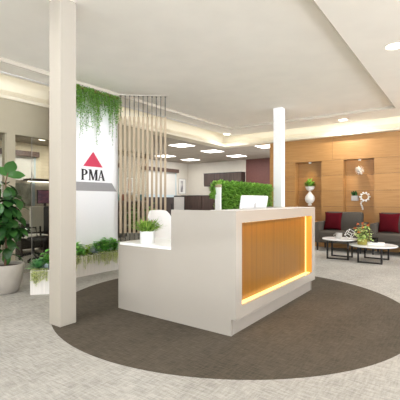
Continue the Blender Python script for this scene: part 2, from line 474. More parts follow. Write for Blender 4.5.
# ------------------------------------------------------------------ reception desk  (x 2.89-5.05, y 1.69-3.26)
d = thing('reception_desk', 'glossy cream L-shaped reception desk with amber backlit front panel', 'desk', (2.89, 1.69, 0))
b = BM(); box(b, .03, 2.13, .055, .70, 0, .152); obj('plinth', b, 'plinth', d)
# side panel of the tall block: full height, set-back toe at the front
b = BM(); prism(b, [(.05, 0), (.77, 0), (.77, 1.15), (0, 1.15), (0, .153), (.05, .153)], 0, .03, 'x')
obj('side_panel', b, 'desk', d, recalc=True)
b = BM(); prism(b, [(.05, 0), (.77, 0), (.77, 1.15), (0, 1.15), (0, .153), (.05, .153)], 2.13, 2.16, 'x')
obj('side_panel', b, 'desk', d, recalc=True)
# front frame around the recess, built as one ring
b = BM()
box(b, .03, .112, 0, .30, .153, 1.15); box(b, 2.04, 2.13, 0, .30, .153, 1.15)
box(b, .112, 2.04, 0, .30, .153, .262); box(b, .112, 2.04, 0, .30, 1.037, 1.15)
obj('front_frame', b, 'desk', d)
b = BM(); box(b, .03, 2.13, 0, .30, 1.15, 1.153); obj('counter_top', b, 'counter', d)
b = BM(); box(b, .115, 2.037, .085, .105, .265, 1.034); ap = obj('amber_panel', b, 'amber', d)
ap['label'] = 'amber ribbed panel lit from its edges'
for nm, a in (('led_strip', (.115, 2.037, .03, .084, .2625, .268)), ('led_strip', (.115, 2.037, .06, .084, 1.029, 1.0365)),
              ('led_strip', (.1125, .118, .06, .084, .268, 1.029)), ('led_strip', (2.004, 2.014, .072, .084, .268, 1.029))):
    b = BM(); box(b, *a); obj(nm, b, 'led_amber', d)
b = BM(); box(b, 2.034, 2.0395, .004, .084, .27, 1.03); sl_ = obj('side_glow_lining', b, 'side_glow', d); sl_['label'] = 'side lining with the LED glow put into its colour'
b = BM(); box(b, .03, 2.13, .30, .77, .72, .76, .003, 1); obj('work_surface', b, 'white', d)
b = BM(); box(b, 0, .62, .77, 1.55, .735, .764, .002, 1); obj('return_top', b, 'white', d)
b = BM(); box(b, 0, .03, .77, 1.57, 0, .735); box(b, .03, .60, 1.53, 1.57, 0, .735); box(b, 0, .62, 1.55, 1.57, .735, .764); obj('return_panel', b, 'desk', d)
b = BM(); box(b, .59, .62, .85, 1.53, .1, .735); obj('drawer_front', b, 'white', d)

# iMac-style computer on the work surface
cpt = thing('computer', 'white all-in-one computer with its back to the room on the reception desk', 'computer', (3.90, 2.075, .761), math.radians(0))
tilt = math.radians(10)
b = BM(); box(b, -.325, .325, 0, .03, .10, .545, .012, 3)
bmesh.ops.rotate(b, verts=b.verts, cent=(0, 0, .1), matrix=Matrix.Rotation(tilt, 3, 'X'))
sb = obj('screen_back', b, 'screen_white', cpt, smooth=True)
b = BM(); box(b, -.09, .09, -.06, .13, 0, .008, .003, 1); obj('foot', b, 'screen_white', cpt, smooth=True)
b = BM(); prism(b, [(-.06, .008), (-.045, .008), (-.025, .2), (-.045, .2)], -.08, .08, 'x'); obj('stand', b, 'screen_white', cpt, recalc=True)
b = BM()
pts = []
for i in range(36):
    t = 2*PI*i/36; r = .034*(1 - .10*max(0, math.sin(t))**8 - .08*max(0, -math.sin(t))**8)
    x, z = r*.92*math.cos(t), r*math.sin(t)
    dx, dz = x-.046, z-.006
    if dx*dx+dz*dz < .019**2:
        q = math.sqrt(dx*dx+dz*dz); x, z = .046+dx/q*.019, .006+dz/q*.019
    pts.append((x, z))
prism(b, pts, -.002, .0005)
prism(b, [(.0, .038), (.004, .050), (.016, .058), (.013, .046)], -.002, .0005)
bmesh.ops.recalc_face_normals(b, faces=b.faces[:])
bmesh.ops.translate(b, verts=b.verts, vec=(0, 0, .432))
bmesh.ops.rotate(b, verts=b.verts, cent=(0, 0, .1), matrix=Matrix.Rotation(tilt, 3, 'X'))
obj('emblem', b, 'logo_grey', sb)

# pot of grass on the low return
t = thing('potted_plant', 'feathery green plant in white round pot on the low end of the reception desk', 'plant', (3.03, 2.93, .764)); t.scale = (1.12, 1.12, 1.08)
b = BM(); lathe(b, [(0, 0), (.066, 0), (.072, .01), (.079, .125), (.073, .125), (.07, .105)], 36, close=False); obj('pot', b, 'white', t, smooth=True)
b = BM(); lathe(b, [(0, .11), (.071, .108)], 24, close=False); obj('soil', b, 'soil', t)
b = BM()
for i in range(260):
    a = R.uniform(0, 2*PI); r0 = R.uniform(0, .06); el = R.uniform(.55, 1.5)
    dd = Vector((math.cos(a)*math.cos(el), math.sin(a)*math.cos(el), math.sin(el)))
    leaf(b, (r0*math.cos(a), r0*math.sin(a), .105), dd, (0, 0, 1), R.uniform(.10, .19), R.uniform(.009, .016), .35, .1, 3, .5)
    if i % 2 == 0:
        for q in (.4, .6, .8): small_leaf(b, Vector((r0*math.cos(a), r0*math.sin(a), .105)) + dd*.13*q, rdir(-.2, 1), (0, 0, 1), .04, .014)
obj('foliage', b, 'grass', t)
for i in range(14):
    p = Vector((R.uniform(-.12, .10), R.uniform(-.1, .1), .11+R.uniform(.05, .13)))
    b = BM()
    for k in range(5): small_leaf(b, p, rdir(), (0, 0, 1), .014, .012)
    obj('flower', b, 'pinkflower', t)

# receptionist chair behind the return
ch = thing('office_chair', 'white upholstered swivel chair behind the reception desk', 'chair', (4.29, 3.62, 0), math.radians(-4))
b = BM(); box(b, -.24, .24, -.26, .22, .44, .52, .035, 4); obj('seat', b, 'white', ch, smooth=True)
b = BM()
# curved upholstered backrest shell (local -y is forward)
nu, nv = 12, 10
for layer in (0, 1):
    pass
grid = {}
for L_ in (0, 1):
    for i in range(nu+1):
        for j in range(nv+1):
            u = -1+2*i/nu; v = j/nv
            w = .25*(1-.10*v*v)
            x = u*w*(1.04 if v < .75 else 1.04-.12*((v-.75)/.25)**3)
            z = .47 + .62*v - (.06*abs(u)**6 if v > .5 else 0)*((v-.5)/.5 if v > .5 else 0)
            y = .20 + .14*v - .10*(abs(u)**2.2)*(1-.35*v) + (.045 if L_ else 0)
            grid[L_, i, j] = b.verts.new((x, y, z))
for i in range(nu):
    for j in range(nv):
        b.faces.new((grid[0, i, j], grid[0, i+1, j], grid[0, i+1, j+1], grid[0, i, j+1]))
        b.faces.new((grid[1, i, j], grid[1, i, j+1], grid[1, i+1, j+1], grid[1, i+1, j]))
for i in range(nu):
    b.faces.new((grid[0, i, 0], grid[1, i, 0], grid[1, i+1, 0], grid[0, i+1, 0]))
    b.faces.new((grid[0, i, nv], grid[0, i+1, nv], grid[1, i+1, nv], grid[1, i, nv]))
for j in range(nv):
    b.faces.new((grid[0, 0, j], grid[0, 0, j+1], grid[1, 0, j+1], grid[1, 0, j]))
    b.faces.new((grid[0, nu, j], grid[1, nu, j], grid[1, nu, j+1], grid[0, nu, j+1]))
obj('backrest', b, 'white', ch, smooth=True)
b = BM(); lathe(b, [(0, .09), (.03, .09), (.03, .44), (0, .44)], 16); obj('column_post', b, 'chrome', ch, smooth=True)
def star(parent, m):
    for k in range(5):
        a = 2*PI*k/5
        b = BM(); tube(b, [(.02*math.cos(a), .02*math.sin(a), .10), (.29*math.cos(a), .29*math.sin(a), .065)], [.024, .014], 8)
        lg = obj('leg', b, m, parent, smooth=True)
        b = BM(); lathe(b, [(0, 0), (.022, 0), (.028, .028), (.022, .056), (0, .056)], 12, (.29*math.cos(a), .29*math.sin(a), 0)); obj('caster', b, 'black_plastic', lg, smooth=True)
star(ch, 'chrome')

# ------------------------------------------------------------------ sign panel with the PMA mark
s = thing('sign_panel', 'tall white sign panel with pink triangle and PMA lettering', 'sign', (3.55, 5.3, 0))
bx('board', 'white_sign', 0, 1.135, 0, .10, 0, 3.195, s)
b = BM(); prism(b, [(.363, 1.834), (.774, 1.834), (.57, 2.095)], -.006, 0); obj('triangle', b, 'pink', s, recalc=True)
b = BM(); prism(b, [(.037, 1.408), (1.103, 1.408), (.986, 1.560), (.154, 1.560)], -.006, 0); obj('bar', b, 'grey_sign', s, recalc=True)
def letter(shapes, x0, x1, z0, z1):
    b = BM()
    for sh in shapes:
        prism(b, [(x0+(x1-x0)*u, z0+(z1-z0)*v) for u, v in sh], -.006, 0)
    return obj('letter', b, 'black', s, recalc=True)
sf = .045
Psh = [[(.10, 0), (.38, 0), (.38, 1), (.10, 1)], [(0, 0), (.5, 0), (.5, sf), (0, sf)], [(0, 1-sf), (.4, 1-sf), (.4, 1), (0, 1)]]
for k in range(14):
    t0, t1 = -PI/2+PI*k/14, -PI/2+PI*(k+1)/14
    Psh.append([(.36+.64*math.cos(t0), .72+.28*math.sin(t0)), (.36+.64*math.cos(t1), .72+.28*math.sin(t1)),
                (.36+.34*math.cos(t1), .72+.21*math.sin(t1)), (.36+.34*math.cos(t0), .72+.21*math.sin(t0))])
letter(Psh, .318, .452, 1.594, 1.784)
letter([[(.09, 0), (.19, 0), (.19, 1), (.09, 1)], [(.73, 0), (.93, 0), (.93, 1), (.73, 1)], [(.08, 1), (.30, 1), (.56, .08), (.44, .0)],
        [(.46, .0), (.54, .08), (.82, 1), (.73, 1)], [(0, 0), (.28, 0), (.28, sf), (0, sf)], [(.68, 0), (1, 0), (1, sf), (.68, sf)],
        [(0, 1-sf), (.2, 1-sf), (.2, 1), (0, 1)], [(.78, 1-sf), (1, 1-sf), (1, 1), (.78, 1)]], 470/1000, .672, 1.594, 1.784)
letter([[(.07, 0), (.18, 0), (.50, .90), (.44, 1)], [(.38, 1), (.56, 1), (.96, 0), (.70, 0)], [(.24, .30), (.76, .30), (.76, .345), (.24, .345)],
        [(0, 0), (.26, 0), (.26, sf), (0, sf)], [(.64, 0), (1, 0), (1, sf), (.64, sf)]], .668, .830, 1.594, 1.784)

# three hanging ivy clumps along the top of the panel
def ivy(x, label, seed):
    rr = random.Random(seed)
    t = thing('hanging_ivy', label, 'hanging plant', (x, 5.3, 3.15), 0, 'hanging ivy on the sign panel')
    b = BM(); tube(b, [(-.17, -.035, -.01), (-.05, -.05, .0), (.07, -.05, -.005), (.17, -.035, -.01)], .028, 8); obj('root_ball', b, 'root', t, smooth=True)
    b = BM(); bs = BM()
    for k in range(62):
        u = rr.uniform(-1, 1); x0 = .18*u
        y0 = -rr.uniform(.015, .13)
        L = rr.uniform(.14, .52)
        if abs(u-.12) < .2: L = rr.uniform(.45, .98) if rr.random() < .55 else L
        elif rr.random() < .25: L *= 1.4
        n = int(L/.021)
        pts = [(x0, y0*.6, .02)]
        for i in range(1, n+1):
            q = i/n
            pts.append((x0+.02*math.sin(3*q+k)+rr.uniform(-.004, .004), y0*(.6+.5*min(1, q*4)), .02-L*q))
        tube(bs, pts[::4] if len(pts) > 8 else pts, .0018, 4)
        for i, p in enumerate(pts):
            for e in range(2 if i < n*.45 and rr.random() < .6 else 1):
                dd = Vector((rr.uniform(-1, 1), rr.uniform(-.9, .35), rr.uniform(-.9, .2)))
                sz = rr.uniform(.018, .032)
                small_leaf(b, Vector(p)+dd*.004, dd, (0, -1, .3), sz, sz*.75)
    obj('stems', bs, 'stem', t)
    o = obj('foliage', b, 'ivy', t)
    return t
ivy(3.76, 'hanging green ivy over the sign panel, clump nearest the beige column', 1)
ivy(4.13, 'hanging green ivy over the sign panel, middle clump above the pink triangle', 2)
ivy(4.49, 'hanging green ivy over the sign panel, clump nearest the slat screen', 3)

# ------------------------------------------------------------------ planters and their plants
pl = thing('planter_box', 'long white board planter at the foot of the sign panel', 'planter', (3.45, 5.07, 0))
b = BM(); box(b, 0, 1.14, 0, .02, 0, .33); box(b, 0, 1.14, .2, .22, 0, .33); box(b, 0, .02, .02, .2, 0, .33); box(b, 1.12, 1.14, .02, .2, 0, .33); obj('box', b, 'planter', pl)
bx('soil', 'soil', 0.02, 1.12, .02, .2, .02, .30, pl)
A45 = math.atan2(-.66, .75)
ps = thing('planter_box', 'short white board planter beside the beige column', 'planter', (2.60, 4.64, 0), A45)
b = BM(); box(b, 0, .5, 0, .02, 0, .32); box(b, 0, .5, .24, .26, 0, .32); box(b, 0, .02, .02, .24, 0, .32); box(b, .48, .5, .02, .24, 0, .32); obj('box', b, 'planter', ps)
bx('soil', 'soil', .02, .48, .02, .24, .02, .29, ps)

def sedum(loc, rz, w, label, group, n=70, seed=0):
    rr = random.Random(seed)
    t = thing('trailing_sedum', label, 'plant', loc, rz, group)
    b = BM(); bs = BM()
    for k in range(n):
        x = rr.uniform(-w/2, w/2); L = rr.uniform(.05, .13)*(1.0+.55*(math.sin(x*36+seed) > .2))
        pts = [(x, .06, 0), (x, .02, .045), (x, -.035, .045), (x, -.05, .02)]
        m_ = max(3, int(L/.014))
        for i in range(1, m_+1): pts.append((x+rr.uniform(-.004, .004), -.05-rr.uniform(0, .008), .02-L*i/m_))
        tube(bs, pts, .0015, 4)
        for p in pts[1:]:
            for e in range(3):
                dd = rdir(-.6, .5)
                small_leaf(b, Vector(p), dd, (0, 0, 1), .022, .014)
    obj('stems', bs, 'stem', t); obj('foliage', b, 'sedum', t)
    return t

def rosette(loc, m, label, group, r=.14, n=34, cat='plant', name='rosette_succulent', w=.04, el0=.15, el1=1.3):
    t = thing(name, label, cat, loc, 0, group)
    b = BM(); lathe(b, [(0, 0), (.02, 0), (.014, .05), (0, .05)], 10); obj('stem', b, 'stem', t)
    b = BM()
    for i in range(n):
        q = i/n; a = i*2.39996; el = el0+(el1-el0)*q
        dd = Vector((math.cos(a)*math.cos(el), math.sin(a)*math.cos(el), math.sin(el)))
        leaf(b, (0, 0, .03+.03*q), dd, (0, 0, 1), r*(1-.35*q), w, .15, .3, 4, .55)
    obj('foliage', b, m, t, smooth=True)
    return t

def leafy(loc, m, label, group, h=.2, spread=.1, n=60, ll=.06, lw=.035, seed=0, name='leafy_plant'):
    rr = random.Random(seed)
    t = thing(name, label, 'plant', loc, 0, group)
    b = BM(); bs = BM()
    for k in range(max(4, n//9)):
        a = rr.uniform(0, 2*PI); q = spread*rr.uniform(.2, 1)
        top = Vector((q*math.cos(a), q*math.sin(a), h*rr.uniform(.55, 1)))
        tube(bs, [(0, 0, 0), tuple(top*.5+Vector((0, 0, .02))), tuple(top)], [.004, .003, .002], 5)
        for i in range(9):
            f = rr.uniform(.25, 1.0)
            aa = rr.uniform(0, 2*PI)
            dd = Vector((math.cos(aa), math.sin(aa), rr.uniform(.0, .9)))
            leaf(b, top*f, dd, (0, 0, 1), ll*rr.uniform(.7, 1.2), lw*rr.uniform(.8, 1.1), .3, .2, 3, .5)
    obj('stems', bs, 'stem', t); obj('foliage', b, m, t, smooth=True)
    return t

def on_small(u, v): # planter-local to world
    return (2.60+u*math.cos(A45)-v*math.sin(A45), 4.64+u*math.sin(A45)+v*math.cos(A45), .29)
p = on_small(.12, .022); sedum(p, A45, .22, 'yellow-green trailing sedum over the end of the short planter', 'trailing sedum on the planters', 22, 3)
p = on_small(.36, .022); sedum(p, A45, .2, 'yellow-green trailing sedum on the short planter, end behind the beige column', 'trailing sedum on the planters', 22, 5)
rosette(on_small(.08, .11), 'succulent', 'dark green rosette succulent in the short planter', 'planter succulents', .19, 40, w=.055)
leafy(on_small(.17, .19), 'green', 'bushy green plant behind the rosette in the short planter', 'green planter plants', .25, .09, 110, .09, .06, 4)
rosette(on_small(.19, .07), 'blue', 'pale blue-grey succulent in the short planter next to the beige column', 'planter succulents', .08, 26, w=.04)
LZ = .30
for i, (x, lab) in enumerate(((3.72, 'end by the beige column'), (4.03, 'under the grey bar of the sign'), (4.26, 'middle of the box'), (4.47, 'end behind the desk corner'))):
    sedum((x, 5.092, LZ), 0, .31, 'yellow-green sedum trailing over the long planter, ' + lab, 'trailing sedum on the planters', 25, 7+i)
leafy((3.74, 5.17, LZ), 'green', 'green leafy plant in the long planter nearest the beige column', 'green planter plants', .24, .10, 80, .11, .065, 11)
leafy((3.87, 5.16, LZ), 'lime', 'lime green plant beside the blue-grey succulent in the long planter', 'green planter plants', .19, .10, 80, .085, .05, 12)
rosette((3.985, 5.16, LZ), 'blue', 'pale blue-grey succulent in the middle of the long planter', 'planter succulents', .15, 36, w=.055)
leafy((4.11, 5.18, LZ), 'green', 'sparse green plant just after the blue-grey succulent in the long planter', 'green planter plants', .25, .11, 70, .10, .06, 13)
leafy((4.31, 5.18, LZ), 'green', 'tallest bushy green plant in the long planter', 'green planter plants', .28, .12, 130, .11, .07, 14)
leafy((4.50, 5.17, LZ), 'green', 'green plant at the desk corner end of the long planter', 'green planter plants', .25, .09, 90, .10, .065, 15)

# fiddle-leaf fig in a stone bowl
f = thing('fiddle_leaf_fig', 'tall fiddle-leaf fig in a round white stone pot by the glass partition', 'plant', (2.48, 5.06, 0))
b = BM(); lathe(b, [(0, 0), (.14, 0), (.175, .03), (.215, .16), (.237, .30), (.24, .375), (.232, .39), (.215, .385), (.21, .34)], 44, close=False); obj('pot', b, 'stone', f, smooth=True)
b = BM(); lathe(b, [(0, .362), (.10, .358), (.212, .345)], 32, close=False); obj('soil', b, 'soil', f, smooth=True)
b = BM(); tr = [(0, 0, .33), (.015, -.01, .6), (.0, .01, .9), (.02, 0, 1.2), (.01, .0, 1.5), (.03, -.02, 1.62)]
tube(b, tr, [.016, .015, .013, .011, .009, .006], 10)
tube(b, [(.0, .01, .8), (-.1, -.05, 1.0), (-.16, -.08, 1.25)], [.01, .008, .005], 8)
tube(b, [(.01, 0, .75), (.09, -.07, .95), (.12, -.10, 1.15)], [.01, .008, .005], 8)
obj('trunk', b, 'bark', f, smooth=True)
b = BM(); rr = random.Random(21)
def figleaf(p, dd, L, W, up=(0, 0, 1)): leaf(b, p, dd, up, L, W, rr.uniform(.2, .75), rr.uniform(.15, .4), 7, .62)
for i in range(150):
    z = .50+1.0*(i/150); a = i*2.39996+rr.uniform(-.3, .3)
    base = [Vector((.01, 0, z)), Vector((-.08, -.04, max(.85, z-.2)+.05)), Vector((.055, -.05, max(.8, z-.25)+.05))][i % 3]
    if base.z > 1.3 and i % 3: base = Vector((.01, 0, z))
    base = base+Vector((math.cos(a), math.sin(a), 0))*rr.uniform(.0, .085)
    el = rr.uniform(-.9, .45)
    figleaf(base, (math.cos(a)*math.cos(el), math.sin(a)*math.cos(el), math.sin(el)), rr.uniform(.14, .205), rr.uniform(.105, .15))
for dd, L, W in (((.22, -.20, 1), .23, .16), ((-.5, .3, .8), .17, .12), ((.62, -.75, .25), .2, .12), ((.3, .5, .9), .16, .11)):
    figleaf((.025, -.015, 1.57), dd, L, W, (-.4, -.85, .35))
obj('foliage', b, 'fig', f, smooth=True)

# ------------------------------------------------------------------ slat screen
S0, S1 = Vector((4.66, 5.19, 0)), Vector((5.20, 4.57, 0))
dv = (S1-S0); ang = math.atan2(dv.y, dv.x); step = dv.length/10
ss = thing('slat_screen', 'row of pale timber slats hung on dark rods beside the sign panel', 'screen', (S0.x, S0.y, 0), ang)
bx('ceiling_rail', 'rail', -.04, dv.length+.04, -.03, .03, 3.19, 3.199, ss)
for k in range(11):
    x = step*k
    b = BM(); box(b, x-.021, x+.021, -.03, .03, .635, 2.80, .002, 1); obj('slat', b, 'slat', ss)
    b = BM(); tube(b, [(x, 0, 2.80), (x, 0, 3.195)], .0075, 8); rd = obj('rod', b, 'rod', ss, smooth=True)
    b = BM(); tube(b, [(x, 0, 3.17), (x, 0, 3.195)], .013, 10); obj('rod_cap', b, 'rod', rd, smooth=True)
    b = BM(); tube(b, [(x, 0, 0), (x, 0, .635)], .008, 8); obj('rod', b, 'rod', ss, smooth=True)

# ------------------------------------------------------------------ hedge screen behind the desk
hd = thing('hedge_screen', 'green artificial hedge screen with white end post behind the reception desk', 'hedge', (5.30, 3.40, 0)); hd.scale = (1, 1, .985)
HL = 2.05
b = BM(); box(b, 0, HL, .03, .15, 0, .9); box(b, .06, HL-.02, .07, .12, .9, 1.5); obj('body', b, 'hedge_core', hd)
b = BM(); box(b, -.01, .03, 0, .11, 0, 1.49, .003, 1); obj('post', b, 'white', hd)
b = BM(); box(b, -.015, .035, -.005, .115, 1.49, 1.54, .004, 1); cp = obj('post_cap', b, 'slat', hd); cp['label'] = 'pale wooden cap'
b = BM(); rr = random.Random(5)
for i in range(6500):
    q = rr.random()
    if q < .66: p = Vector((rr.uniform(.04, HL), rr.uniform(.0, .05), rr.uniform(.9, 1.56))); o_ = Vector((rr.uniform(-.7, .7), -1, rr.uniform(-.9, .6)))
    elif q < .86: p = Vector((rr.uniform(0, HL), rr.uniform(0, .18), rr.uniform(1.5, 1.575))); o_ = Vector((rr.uniform(-1, 1), rr.uniform(-1, 1), 1))
    elif q < .9: p = Vector((rr.uniform(-.03, .06), rr.uniform(.09, .18), rr.uniform(1.3, 1.57))); o_ = Vector((-1, rr.uniform(-.7, .7), rr.uniform(-.9, .6)))
    else: p = Vector((rr.uniform(.04, HL), rr.uniform(.14, .19), rr.uniform(.9, 1.56))); o_ = Vector((rr.uniform(-.7, .7), 1, rr.uniform(-.9, .6)))
    s_ = rr.uniform(.045, .085)
    small_leaf(b, p, o_, (0, -.4, 1), s_, s_*.5)
obj('foliage', b, 'hedge', hd)

# ------------------------------------------------------------------ lounge: sofas, cushions, tables
def sofa(loc, w, label):
    t = thing('sofa', label, 'sofa', loc, 0, 'sofas along the oak wall')   # local: x depth (0 front .. .74 back), y width (0..w)
    b = BM(); box(b, .02, .72, .10, w-.10, .20, .31, .015, 2); obj('base', b, 'sofa', t, smooth=True)
    b = BM(); box(b, -.01, .52, .105, w-.105, .30, .49, .04, 4); obj('seat_cushion', b, 'sofa', t, smooth=True)
    b = BM(); box(b, .46, .70, .12, w-.12, .36, .95, .045, 4)
    bmesh.ops.rotate(b, verts=b.verts, cent=(.58, 0, .36), matrix=Matrix.Rotation(math.radians(3), 3, 'Y')); obj('back_cushion', b, 'sofa', t, smooth=True)
    for y in (0, w-.12):
        b = BM(); box(b, 0, .72, y, y+.12, .20, .705, .025, 3); obj('arm', b, 'sofa', t, smooth=True)
    for x in (.05, .66):
        for y in (.06, w-.06):
            b = BM(); lathe(b, [(0, 0), (.018, 0), (.028, .21), (0, .21)], 12, (x, y, 0)); obj('leg', b, 'black_plastic', t, smooth=True)
    return t
sofa((9.08, 1.93, 0), 1.12, 'charcoal fabric sofa behind the smaller round coffee table')
sofa((9.08, .28, 0), 1.50, 'charcoal fabric sofa behind the larger oval coffee table, cut by the picture edge')

def cushion(loc, rx, rz, label):
    b = BM(); n = 14; g_ = {}
    for sgn in (-1, 1):
        for i in range(n+1):
            for j in range(n+1):
                u, v = -1+2*i/n, -1+2*j/n
                if sgn == 1 and (i in (0, n) or j in (0, n)):
                    g_[sgn, i, j] = g_[-1, i, j]; continue
                th = .075*((1-u*u)*(1-v*v))**.42
                pinch = 1-.07*(1-v*v) if abs(u) > .0 else 1
                y = .228*u*(1-.10*(1-v*v)*abs(u)**3); z = .228*v*(1-.10*(1-u*u)*abs(v)**3)
                g_[sgn, i, j] = b.verts.new((sgn*th, y, z))
    for sgn in (-1, 1):
        for i in range(n):
            for j in range(n):
                q = [g_[sgn, i, j], g_[sgn, i+1, j], g_[sgn, i+1, j+1], g_[sgn, i, j+1]]
                b.faces.new(q if sgn == 1 else list(reversed(q)))
    o = obj('cushion', b, 'burgundy', None, smooth=True)
    o.location = loc; o.rotation_euler = (0, rx, rz); tag(o, label, 'cushion', 'burgundy cushions on the sofas')
cushion((9.43, 2.70, .724), math.radians(12), math.radians(-8), 'burgundy square cushion on the sofa nearer the reception desk')
cushion((9.43, 1.44, .724), math.radians(12), math.radians(-8), 'burgundy square cushion on the sofa at the picture edge')

def round_table(loc, rx, ry, h, label, feet, rz=0):
    t = thing('coffee_table', label, 'table', loc, rz, 'nested coffee tables')
    b = BM(); lathe(b, [(0, h-.03), (.97, h-.03), (1, h-.022), (1, h-.006), (.985, h), (0, h)], 56)
    bmesh.ops.scale(b, verts=b.verts, vec=(rx, ry, 1)); obj('top', b, 'table_top', t, smooth=True)
    b = BM(); pts = [(rx*.86*math.cos(2*PI*i/40), ry*.86*math.sin(2*PI*i/40)) for i in range(40)]
    # under-top frame ring
    for i in range(40):
        a, c = pts[i], pts[(i+1) % 40]
        prism(b, [a, c, (c[0]*.95, c[1]*.95), (a[0]*.95, a[1]*.95)], h-.045, h-.03, 'z')
    bmesh.ops.recalc_face_normals(b, faces=b.faces[:]); obj('ring', b, 'dark_metal', t)
    for (x, y) in feet:
        b = BM(); box(b, x-.017, x+.017, y-.017, y+.017, .0, h-.03, .003, 1); obj('leg', b, 'dark_metal', t)
    for (p, q) in ((0, 1), (2, 3)):
        b = BM(); (x0, y0), (x1, y1) = feet[p], feet[q]
        tube(b, [(x0, y0, .015), (x1, y1, .015)], .015, 6); obj('foot_bar', b, 'dark_metal', t)
    return t
round_table((8.18, 2.20, 0), .34, .36, .425, 'smaller and taller white round coffee table with dark metal legs', [(-.24, .19), (-.20, -.22), (.20, .22), (.22, -.2)])
round_table((8.16, 1.54, 0), .43, .46, .335, 'larger and lower white round coffee table with dark metal legs', [(-.36, .20), (-.34, -.22), (.34, .22), (.32, -.24)])

# on the tables
m_ = thing('cup', 'pale grey cup on the smaller coffee table', 'cup', (8.12, 2.20, .425))
b = BM(); lathe(b, [(0, 0), (.05, 0), (.062, .02), (.068, .12), (.062, .12), (.056, .02), (0, .012)], 32, close=False); obj('body', b, 'cup_grey', m_, smooth=True)
b = BM(); tube(b, [(.0, .064, .095), (0, .10, .09), (0, .108, .06), (0, .095, .035), (0, .06, .03)], .007, 8); obj('handle', b, 'cup_grey', m_, smooth=True)
w = thing('wire_cube', 'white open wire cube ornament on the smaller coffee table', 'ornament', (8.16, 1.99, .425), .5)
b = BM(); c = .062
co = [Vector((x, y, z)) for x in (-c, c) for y in (-c, c) for z in (-c, c)]
rot = Matrix.Rotation(math.radians(35), 3, 'X') @ Matrix.Rotation(math.radians(25), 3, 'Y')
co = [rot @ v for v in co]; mz = min(v.z for v in co); co = [v-Vector((0, 0, mz-.006)) for v in co]
for i in range(8):
    for j in range(i+1, 8):
        if bin(i ^ j).count('1') == 1: tube(b, [co[i], co[j]], .0048, 6)
obj('frame', b, 'white', w)
v = thing('flower_pot', 'leafy plant with orange flowers in olive pot on the larger coffee table', 'plant', (8.05, 1.72, .335))
b = BM(); lathe(b, [(0, 0), (.085, 0), (.092, .01), (.10, .12), (.092, .12), (.088, .1)], 36, close=False); obj('pot', b, 'pot_olive', v, smooth=True)
b = BM(); lathe(b, [(0, .1), (.089, .1)], 24, close=False); obj('soil', b, 'soil', v)
b = BM(); bs = BM(); rr = random.Random(9)
for k in range(30):
    a = rr.uniform(0, 2*PI); q = rr.uniform(.03, .21); top = Vector((q*math.cos(a), q*math.sin(a), rr.uniform(.18, .44)-.3*q))
    tube(bs, [(.03*math.cos(a), .03*math.sin(a), .1), tuple(top*.6+Vector((0, 0, .06))), tuple(top)], .003, 5)
    for i in range(6):
        aa = rr.uniform(0, 2*PI)
        leaf(b, top-Vector((0, 0, rr.uniform(0, .1))), (math.cos(aa), math.sin(aa), rr.uniform(-.5, .6)), (0, 0, 1), rr.uniform(.05, .10), rr.uniform(.03, .05), .3, .2, 4, .5)
for (x, y, z) in ((-.08, .12, .33), (-.08, -.03, .36), (0, .08, .42), (.02, -.11, .40), (-.1, .04, .26), (.05, .0, .42)):
    bf = BM()
    for i in range(14): leaf(bf, (x, y, z), rdir(-.5, 1), (0, 0, 1), .042, .022, .2, .2, 3, .6)
    obj('flower', bf, 'orange', v, smooth=True)
obj('stems', bs, 'stem', v); obj('foliage', b, 'pale_leaf', v, smooth=True)
v = thing('candle_holder', 'smoked glass candle holder on the white book on the larger coffee table', 'candle holder', (8.30, 1.52, .372))
b = BM(); box(b, -.05, .05, -.05, .05, 0, .10, .006, 2); obj('glass_body', b, 'smoke_glass', v, smooth=True)
b = BM(); lathe(b, [(0, 0.004), (.03, .004), (.03, .05), (0, .05)], 20); obj('candle', b, 'ceramic', v, smooth=True)
v = thing('book', 'white closed book under the candle holder on the larger coffee table', 'book', (8.28, 1.50, .335), .25)
b = BM(); box(b, -.11, .11, -.16, .16, 0, .004); box(b, -.11, .11, -.16, .16, .032, .036); box(b, .106, .11, -.16, .16, .004, .032); obj('cover', b, 'white', v)
bx('pages', 'paper', -.106, .106, -.155, .155, .004, .032, v)

# ------------------------------------------------------------------ niche ornaments
NX = 10.10
t = thing('wall_bowl', 'white half-round wall bowl with green plant in the niche nearer the white column', 'wall planter', (NX, 3.475, 1.60))
b = BM(); lathe(b, [(0, -.10), (.06, -.09), (.11, -.045), (.13, .02), (.12, .02), (.1, -.03), (0, -.06)], 32, (-.13, 0, 0), close=False); obj('bowl', b, 'ceramic', t, smooth=True)
b = BM(); tube(b, [(-.05, 0, -.04), (0.0, 0, -.04)], .02, 10); obj('bracket', b, 'ceramic', t, smooth=True)
b = BM(); rr = random.Random(2)
for k in range(150):
    dd = Vector((rr.uniform(-1, 1), rr.uniform(-1, 1), rr.uniform(.15, 1))); dd.normalize()
    leaf(b, Vector((-.13, 0, -.01))+dd*rr.uniform(0, .12)+Vector((0, 0, rr.uniform(0, .06))), dd+Vector((0, 0, .3)), (0, 0, 1), rr.uniform(.08, .12), .055, .3, .2, 3, .5)
obj('foliage', b, 'hedge', t, smooth=True)
t = thing('wall_vase', 'white teardrop wall vase below the half-round bowl', 'vase', (NX, 3.475, 1.10))
b = BM(); lathe(b, [(0, 0), (.05, 0), (.05, .03), (.03, .05), (.08, .07), (.12, .12), (.135, .19), (.115, .26), (.065, .32), (.025, .375), (.008, .40), (0, .40)], 36, (-.14, 0, 0)); obj('body', b, 'ceramic', t, smooth=True)
b = BM(); tube(b, [(-.03, 0, .18), (0.0, 0, .18)], .02, 10); obj('bracket', b, 'ceramic', t, smooth=True)
t = thing('petal_ball', 'white ball ornament of overlapping petals high in the niche between the sofas', 'ornament', (NX-.034, 2.19, 2.01))
